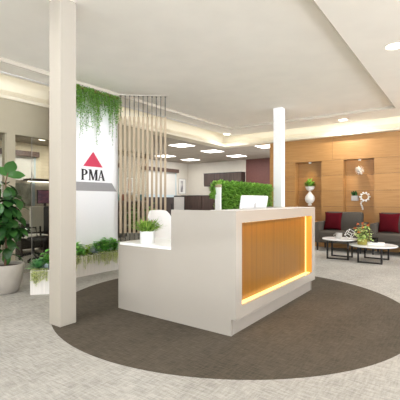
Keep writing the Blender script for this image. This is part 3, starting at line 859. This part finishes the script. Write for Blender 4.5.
b = BM(); bmesh.ops.create_icosphere(b, subdivisions=2, radius=.066, matrix=Matrix.Translation((-.11, 0, 0))); obj('core', b, 'greypot', t, smooth=True)
b = BM()
for i in range(46):
    z = 1-2*(i+.5)/46; a = i*2.39996; q = math.sqrt(1-z*z); dd = Vector((q*math.cos(a), q*math.sin(a), z))
    leaf(b, Vector((-.11, 0, 0))+dd*.064, dd+Vector((.0, .3, .4)), dd, .06, .034, -.5, -.3, 3, .5)
obj('petals', b, 'ceramic', t)
b = BM(); tube(b, [(-.06, 0, 0), (.033, 0, 0)], .012, 8); obj('bracket', b, 'ceramic', t, smooth=True)
t = thing('cube_planter', 'grey cube planter with upright green leaves in the niche between the sofas', 'wall planter', (NX, 2.31, 1.23))
b = BM(); box(b, -.17, 0, -.075, .075, 0, .13, .004, 1); obj('pot', b, 'greypot', t)
b = BM(); rr = random.Random(4)
for k in range(44):
    leaf(b, (-.09+rr.uniform(-.05, .05), rr.uniform(-.055, .055), .125), (rr.uniform(-.4, .4), rr.uniform(-.4, .4), 1), (1, 0, 0), rr.uniform(.08, .15), .025, .1, .2, 3, .4)
obj('foliage', b, 'fig', t, smooth=True)
t = thing('bead_ring', 'white ring of round beads beside the grey cube planter', 'ornament', (NX, 2.08, 1.33))
b = BM()
ring = [(-.08, .085*math.cos(2*PI*i/24), .085*math.sin(2*PI*i/24)) for i in range(25)]
tube(b, ring, .012, 8); obj('hoop', b, 'ceramic', t, smooth=True)
for i in range(10):
    a = 2*PI*i/10
    b = BM(); bmesh.ops.create_uvsphere(b, u_segments=12, v_segments=8, radius=.026, matrix=Matrix.Translation((-.08, .108*math.cos(a), .108*math.sin(a)))); obj('bead', b, 'ceramic', t, smooth=True)
b = BM(); tube(b, [(-.08, .085, 0), (0, .085, 0)], .008, 8); obj('bracket', b, 'ceramic', t, smooth=True)
t = thing('bead_string', 'short string of white beads hanging below the bead ring', 'ornament', (NX, 2.17, 1.0))
for i, (y, z) in enumerate(((.0, .20), (.012, .155), (-.005, .11), (-.02, .065), (-.03, .02))):
    b = BM(); bmesh.ops.create_uvsphere(b, u_segments=12, v_segments=8, radius=.024, matrix=Matrix.Translation((-.024, y, z))); obj('bead', b, 'ceramic', t, smooth=True)

# ------------------------------------------------------------------ lamps
def downlight(loc, label, r=.1):
    t = thing('downlight', label, 'ceiling light', loc, 0, 'round ceiling downlights')
    b = BM(); lathe(b, [(r, 0), (r+.012, -.004), (r+.012, -.001), (r, 0)], 36, close=False); obj('ring', b, 'trimring', t, smooth=True)
    b = BM(); lathe(b, [(0, -.003), (r-.002, -.003)], 36, close=False); obj('lens', b, 'glow_tray', t)
    return t
def lamp(kind, name, loc, energy, col, size=.2, size_y=None, rot=(0, 0, 0), spread=None, angle=None, blend=.6):
    l = bpy.data.lights.new(name, kind); l.energy = energy; l.color = lin(col)[:3]
    if kind == 'AREA':
        l.shape = 'RECTANGLE' if size_y else 'DISK'; l.size = size
        if size_y: l.size_y = size_y
        if spread: l.spread = math.radians(spread)
    if kind == 'SPOT': l.spot_size = math.radians(angle); l.spot_blend = blend; l.shadow_soft_size = size
    o = bpy.data.objects.new(name, l); C.objects.link(o); o.location = loc; o.rotation_euler = rot
    return o
WARM = (250, 250, 253)
dl0 = downlight((5.22, .73, 3.2), 'large looking round downlight nearest the camera at the picture edge')
dls = [(5.62, 9.40, 'round downlight seen through the glass partition over the blind'), (9.28, 2.42, 'round downlight in the ceiling band above the niches'), (9.28, 5.74, 'round downlight at the far ceiling corner above the office opening')]
for x, y, lab in dls: dup(dl0, (x, y, 2.9 if y > 6.5 else 3.2), None, lab)
for x, y, lab in ((1.2, .73, 'round downlight above the camera'), (-2.5, .73, 'round downlight behind the camera'), (8.2, -1.2, 'round downlight past the sofas'), (5.2, -2.6, 'round downlight on the side aisle'), (1.2, -2.6, 'round downlight on the near side aisle'), (-2.5, 5.65, 'round downlight by the near glass')):
    dup(dl0, (x, y, 3.2), None, lab)
EDL = 42
added_downlights = [(9.28, -1.0, 'added unseen round downlight in the ceiling band beyond the larger coffee table'), (.9, 3.3, 'added unseen round downlight in the raised tray above the camera'), (-2.5, 3.3, 'added unseen round downlight in the raised tray behind the camera'), (-5.8, .73, 'added unseen round downlight far behind the camera'), (-5.8, -2.6, 'added unseen round downlight at the far back corner'), (-2.5, -2.6, 'added unseen round downlight behind the camera on the side aisle'),  # unseen downlights added to brighten sign and far ceiling and even the light
         (8.2, -4.4, 'added unseen round downlight at the far end of the oak wall'), (4.2, -5.4, 'added unseen round downlight at the outer side aisle'), (0.2, -5.4, 'added unseen round downlight at the outer near aisle'), (-5.8, 5.65, 'added unseen round downlight by the far glass')]
for x, y, lab in added_downlights: dup(dl0, (x, y, 3.257 if 2 < y < 5 else 3.2), None, lab)
for x, y in [(5.22, .73), (9.28, 2.42), (9.28, 5.74), (1.2, .73), (-2.5, .73), (8.2, -1.2), (5.2, -2.6), (1.2, -2.6), (-2.5, 5.65)] + [e[:2] for e in added_downlights]:
    lamp('AREA', 'downlight_beam', (x, y, 3.19), 6 if x > 9 and y > 5 else 22 if x > 9 else 14 if 0 < x < 2 and 0 < y < 2 else 19 if 2 < y < 5 and x > 0 else 15 if y < -2 else 25, WARM, .19)
# linear slot diffuser in the ceiling band
o = bx('slot_diffuser', 'slot', -7, 7.77, 5.70, 5.73, 3.192, 3.2); tag(o, 'thin pale linear slot diffuser in the ceiling band', 'air vent')
# cove LEDs behind the band edge
lamp('AREA', 'cove_led', (3.3, 5.96, 3.42), 2.1, (255, 246, 226), 12.4, .05, (math.radians(20), 0, 0))
lamp('AREA', 'cove_led', (9.69, 1.3, 3.42), 3.0, (255, 246, 226), .05, 9, (0, math.radians(-20), 0))
# LED profiles tucked into the desk recess
AMB = (255, 186, 60)
lamp('AREA', 'recess_led', (3.966, 1.72, 1.026), 3.2, AMB, 1.88, .012, (math.radians(-28), 0, 0))
lamp('AREA', 'recess_led', (3.012, 1.74, .65), 1.0, AMB, .012, .74, (0, math.radians(-70), 0))
# office LED panels
lp0 = None
for x, y, lab in ((8.65, 6.94, 'square LED panel in the tiled ceiling, nearest the cove and the slat screen'), (10.29, 6.94, 'square LED panel in the middle of the front row of the tiled ceiling'),
                  (11.93, 6.94, 'square LED panel near the maroon wall in the tiled ceiling'), (10.33, 4.93, 'square LED panel cut off by the white column'),
                  (10.38, 9.13, 'square LED panel half behind the last slat'), (11.93, 9.13, 'square LED panel nearest the framed print on the far wall'),
                  (6.9, 9.13, 'square LED panel behind the slat screen'), (2.2, 7.9, 'square LED panel over the glazed room')):
    if lp0 is None:
        lp0 = thing('led_panel', lab, 'ceiling light', (x, y, 2.9), 0, 'square LED panels in the tiled ceiling')
        b = BM(); box(b, -.31, .31, -.31, .31, -.006, 0); obj('frame', b, 'trimring', lp0)
        b = BM(); box(b, -.28, .28, -.28, .28, -.010, -.006); obj('lens', b, 'led_panel', lp0)
    else: dup(lp0, (x, y, 2.9), None, lab)
    lamp('AREA', 'led_panel_light', (x, y, 2.885), 40 if x < 6 else 21, (253, 252, 252), .55, .55)
lamp('AREA', 'office_downlight_beam', (5.62, 9.40, 2.885), 30, WARM, .19)
# niche spots
for y, lab in ((3.475, 'small white spotlight in the top of the niche with the vase'), (2.19, 'small white spotlight in the top of the niche with the petal ball')):
    t = thing('niche_spotlight', lab, 'spotlight', (9.97, y, 2.29), 0, 'niche spotlights')
    b = BM(); lathe(b, [(0, 0), (.035, 0), (.035, -.035), (.028, -.035), (.025, -.02), (0, -.02)], 20); obj('housing', b, 'white', t, smooth=True)
    b = BM(); lathe(b, [(0, -.022), (.024, -.022)], 16, close=False); obj('lens', b, 'glow_tray', t)
    lamp('SPOT', 'niche_beam', (9.97, y, 2.25), 9, (255, 226, 176), .03, angle=95, rot=(0, math.radians(12), 0))

# ------------------------------------------------------------------ office beyond
def window(k, x0, x1, z0, z1, label, pelmet=True):
    w_ = BM(); box(w_, x0, x1, 10.27, 10.30, z0, z1); o = struct('window_%d' % k, w_, 'blind', label=label)
    b = BM(); box(b, x0-.05, x1+.05, 10.14, 10.295, z1, z1+.15); obj('pelmet', b, 'brown', o)
    b = BM(); box(b, x1-.05, x1, 10.25, 10.275, z0, z1); obj('frame', b, 'sill', o)
window(4, 10.35, 12.40, 1.44, 2.43, 'window with pale blind and brown pelmet beside the framed print')
window(5, 7.1, 9.12, 1.44, 2.43, 'window with pale blind behind the slat screen')
window(6, 4.6, 5.92, 1.2, 2.5, 'window with pale blind and brown pelmet seen through the glass partition')

def framed(loc, rz, w, h, m, label):
    t = thing('framed_print', label, 'picture', loc, rz)   # local: faces -y
    b = BM(); e = .018
    box(b, -w/2, w/2, -.025, 0, -h/2, -h/2+e); box(b, -w/2, w/2, -.025, 0, h/2-e, h/2); box(b, -w/2, -w/2+e, -.025, 0, -h/2+e, h/2-e); box(b, w/2-e, w/2, -.025, 0, -h/2+e, h/2-e)
    obj('frame', b, 'greypanel', t)
    bx('mount', 'paper', -w/2+e, w/2-e, -.012, 0, -h/2+e, h/2-e, t)
    bx('print', m, -w*.26, w*.10, -.014, -.012, -h*.38, h*.36, t)
framed((12.86, 10.30, 1.86), 0, .50, .68, 'art', 'framed grey abstract print on the cream wall near the office corner')
framed((9.72, 10.30, 1.82), 0, .50, .60, 'art_flame', 'framed print with an orange shape glimpsed between the slats')

# dark cabinets along the end wall
def cabinet(loc, rz, w, dpt, h, label, doors=2, name='storage_cabinet', grp='dark office cabinets', z0=0):
    t = thing(name, label, 'cabinet', loc, rz, grp)  # local: front at y=0 facing -y
    b = BM(); box(b, 0, w, .02, dpt, z0, z0+h-.03); obj('body', b, 'darkcab', t)
    b = BM(); box(b, -.01, w+.01, -.005, dpt, z0+h-.03, z0+h); obj('top', b, 'black_plastic', t)
    for k in range(doors):
        b = BM(); box(b, w*k/doors+.004, w*(k+1)/doors-.004, 0, .02, z0+.06, z0+h-.034); dr = obj('door', b, 'darkcab', t)
        hx = w*(k+1)/doors-.05 if k % 2 == 0 else w*k/doors+.05
        b = BM(); tube(b, [(hx, -.02, z0+h*.55), (hx, -.02, z0+h*.7)], .006, 6); tube(b, [(hx, -.02, z0+h*.56), (hx, 0.0, z0+h*.56)], .004, 6); tube(b, [(hx, -.02, z0+h*.69), (hx, 0.0, z0+h*.69)], .004, 6)
        obj('handle', b, 'dark_metal', dr)
    return t
RZ = -PI/2   # front faces -x
cabinet((12.70, 10.22, 0), RZ, 1.10, .52, 1.45, 'tall dark brown cabinet below the framed print, beside the grey panel')
cabinet((12.70, 9.10, 0), RZ, 1.10, .52, 1.45, 'tall dark brown cabinet under the wall cabinet, next to the hedge screen post')
cabinet((12.90, 9.14, 0), RZ, 1.84, .34, .56, 'dark brown wall cabinet hung on the cream end wall', 3, 'wall_cabinet', None, 1.83)
cabinet((10.0, 9.72, 0), 0, 1.45, .5, 1.40, 'dark cabinet under the window behind the white chair')
# grey divider between the cabinets
t = thing('divider_panel', 'light grey office divider with dark frame between the brown cabinets', 'divider', (11.56, 9.70, 0))
bx('panel', 'greypanel', 0, .69, 0, .03, .05, 1.38, t)
b = BM(); box(b, -.04, .73, -.005, .035, 1.38, 1.43); box(b, -.04, 0, -.005, .035, 0, 1.38); box(b, .69, .73, -.005, .035, 0, 1.38); obj('frame', b, 'black_plastic', t)
# pale ledge
o = bx('frosted_screen', 'sill', 8.9, 11.48, 9.62, 9.66, 1.36, 1.46); tag(o, 'pale frosted desk screen above the dark cabinets', 'screen')
b = BM(); 
o2 = thing('screen_stand', 'dark desk run carrying the pale frosted screen', 'desk', (8.9, 9.60, 0))
bx('panel', 'darkdesk', 0, 1.48, .02, .06, 0, 1.36, o2); bx('panel', 'darkdesk', 1.48, 2.58, .02, .06, 0, 1.36, o2)

def black_chair(loc, rz, label):
    t = thing('task_chair', label, 'chair', loc, rz, 'black task chairs in the office')
    b = BM(); box(b, -.24, .24, -.24, .22, .44, .51, .03, 3); obj('seat', b, 'black_plastic', t, smooth=True)
    b = BM(); box(b, -.21, .21, .22, .27, .58, 1.12, .03, 3); obj('backrest', b, 'black_plastic', t, smooth=True)
    b = BM(); tube(b, [(0, .02, .42), (0, .30, .46), (0, .28, .7)], .02, 8); obj('spine', b, 'black_plastic', t, smooth=True)
    b = BM(); lathe(b, [(0, .09), (.03, .09), (.03, .44), (0, .44)], 14); obj('post', b, 'dark_metal', t, smooth=True)
    for s_ in (-1, 1):
        b = BM(); tube(b, [(s_*.25, .1, .48), (s_*.29, .1, .68), (s_*.29, -.15, .69)], .016, 8); obj('armrest', b, 'black_plastic', t, smooth=True)
    star(t, 'black_plastic'); return t
black_chair((11.0, 9.0, 0), .7, 'black task chair in front of the light grey divider')
black_chair((4.17, 6.90, 0), -1.2, 'black task chair at the desk behind the glass partition')

# workstation seen through the glass partition
t = thing('workstation', 'dark office workstation with overhead shelf behind the glass partition', 'desk', (4.55, 8.8, 0))
bx('desktop', 'greypanel', -.25, 1.75, -.75, 0, .71, .74, t)
bx('modesty_panel', 'darkdesk', -.20, 1.7, -.30, -.27, .08, .71, t)
for x in (-.22, .60, 1.7):
    bx('leg', 'darkdesk', x-.02, x+.02, -.72, -.05, 0, .71, t)
bx('back_panel', 'tan_panel', -.25, 1.75, .0, .04, .3, 1.74, t)
bx('pin_board', 'pin', -.22, .40, -.012, 0, 1.10, 1.66, t)
bx('edge_post', 'sill', .42, .50, -.015, 0, 1.0, 1.72, t)
sh_ = bx('overhead_shelf', 'darkcab', .20, 1.75, -.30, 0, 1.72, 1.77, t)
bx('shelf_light', 'led_panel', .30, 1.7, -.06, -.03, 1.705, 1.72, sh_)
pc = thing('picture_screen', 'small screen with a purple sunset picture on the dark workstation', 'screen', (5.20, 8.55, .741))
bx('bezel', 'black_plastic', -.22, .22, 0, .03, .42, .76, pc); bx('display', 'sunset', -.205, .205, -.004, 0, .435, .745, pc); bx('stand', 'black_plastic', -.03, .03, .03, .05, .0, .6, pc); bx('foot', 'black_plastic', -.12, .12, -.06, .10, 0, .012, pc)
wc = black_chair((4.30, 7.56, 0), math.radians(180), 'task chair with cream back at the dark workstation behind the glass partition')
wc['group'] = ''; del wc['group']
for c_ in wc.children:
    if c_.name.startswith(('backrest', 'seat')): c_.data.materials[0] = M['ceramic']
k = thing('phone', 'dark desk phone on the workstation beside the purple screen', 'phone', (5.0, 8.4, .74))
b = BM(); prism(b, [(-.09, 0), (.09, 0), (.09, .07), (-.09, .03)], -.08, .08); obj('base', b, 'black_plastic', k, recalc=True)
b = BM(); box(b, -.08, .08, -.085, -.045, .055, .085, .01, 2); obj('handset', b, 'black_plastic', k)

# low bookcase and plants between the slats
t = thing('bookcase', 'low grey open bookcase behind the slat screen', 'shelf', (7.0, 8.7, 0))
for z in (.02, .42, .82, 1.20): bx('shelf', 'greypanel', 0, 2.0, 0, .35, z, z+.03, t)
for x in (-.03, .98, 2.0): bx('upright', 'greypanel', x, x+.03, 0, .35, 0, 1.23, t)
bx('back', 'darkdesk', 0, 2.0, .34, .36, 0, 1.23, t)
colset = ['red_item', 'tan_item', 'mint_item', 'greypanel', 'white']
names = ['red', 'tan', 'teal', 'grey', 'white']
for i in range(10):
    x = 7.06+.19*i
    o = bx('binder', colset[(i*3) % 5], x, x+.06, 8.72, 8.98, 1.23, 1.23+.20); tag(o, names[(i*3) % 5]+' binder standing on top of the bookcase behind the slats, place %s along the row' % ['one', 'two', 'three', 'four', 'five', 'six', 'seven', 'eight', 'nine', 'ten'][i], 'binder', 'binders on the office bookcase')
def office_plant(x, y, label, seed):
    t = leafy((x, y, .30), 'hedge', label, 'green office plants behind the slats', .85, .22, 120, .17, .08, seed, 'office_plant')
    b = BM(); lathe(b, [(0, -.30), (.13, -.30), (.17, .0), (.15, .0), (.14, -.03), (0, -.03)], 28); obj('pot', b, 'greypot', t, smooth=True)
office_plant(7.55, 7.9, 'bright green floor plant behind the slats, further from the white chair', 31)
office_plant(8.05, 7.7, 'bright green floor plant behind the slats, nearer the white chair', 32)
# ------------------------------------------------------------------ world, camera, view
wd = bpy.data.worlds.new('World'); sc.world = wd; wd.use_nodes = True
nt = wd.node_tree; bg = nt.nodes['Background']
# daylight: soft sky above the horizon, stronger glow added below it to lift the ceiling
tc = nt.nodes.new('ShaderNodeTexCoord'); sx = nt.nodes.new('ShaderNodeSeparateXYZ'); mr = nt.nodes.new('ShaderNodeMapRange')
nt.links.new(tc.outputs['Generated'], sx.inputs[0]); nt.links.new(sx.outputs['Z'], mr.inputs[0])
mr.inputs[1].default_value = -.06; mr.inputs[2].default_value = .06; mr.inputs[3].default_value = 7.0; mr.inputs[4].default_value = 2.6
nt.links.new(mr.outputs[0], bg.inputs[1]); bg.inputs[0].default_value = (.90, .95, 1.04, 1)

cam = bpy.data.cameras.new('camera'); co_ = bpy.data.objects.new('camera', cam); C.objects.link(co_)
cam.sensor_width = 36; cam.lens = 367/400*36; cam.clip_end = 100
co_.location = (0, 0, 1.25); co_.rotation_euler = (PI/2, 0, math.radians(35.9-90))
sc.camera = co_
sc.view_settings.view_transform = 'Standard'; sc.view_settings.look = 'None'
sc.view_settings.exposure = 0.33; sc.view_settings.gamma = 1; sc.view_settings.use_curve_mapping = False
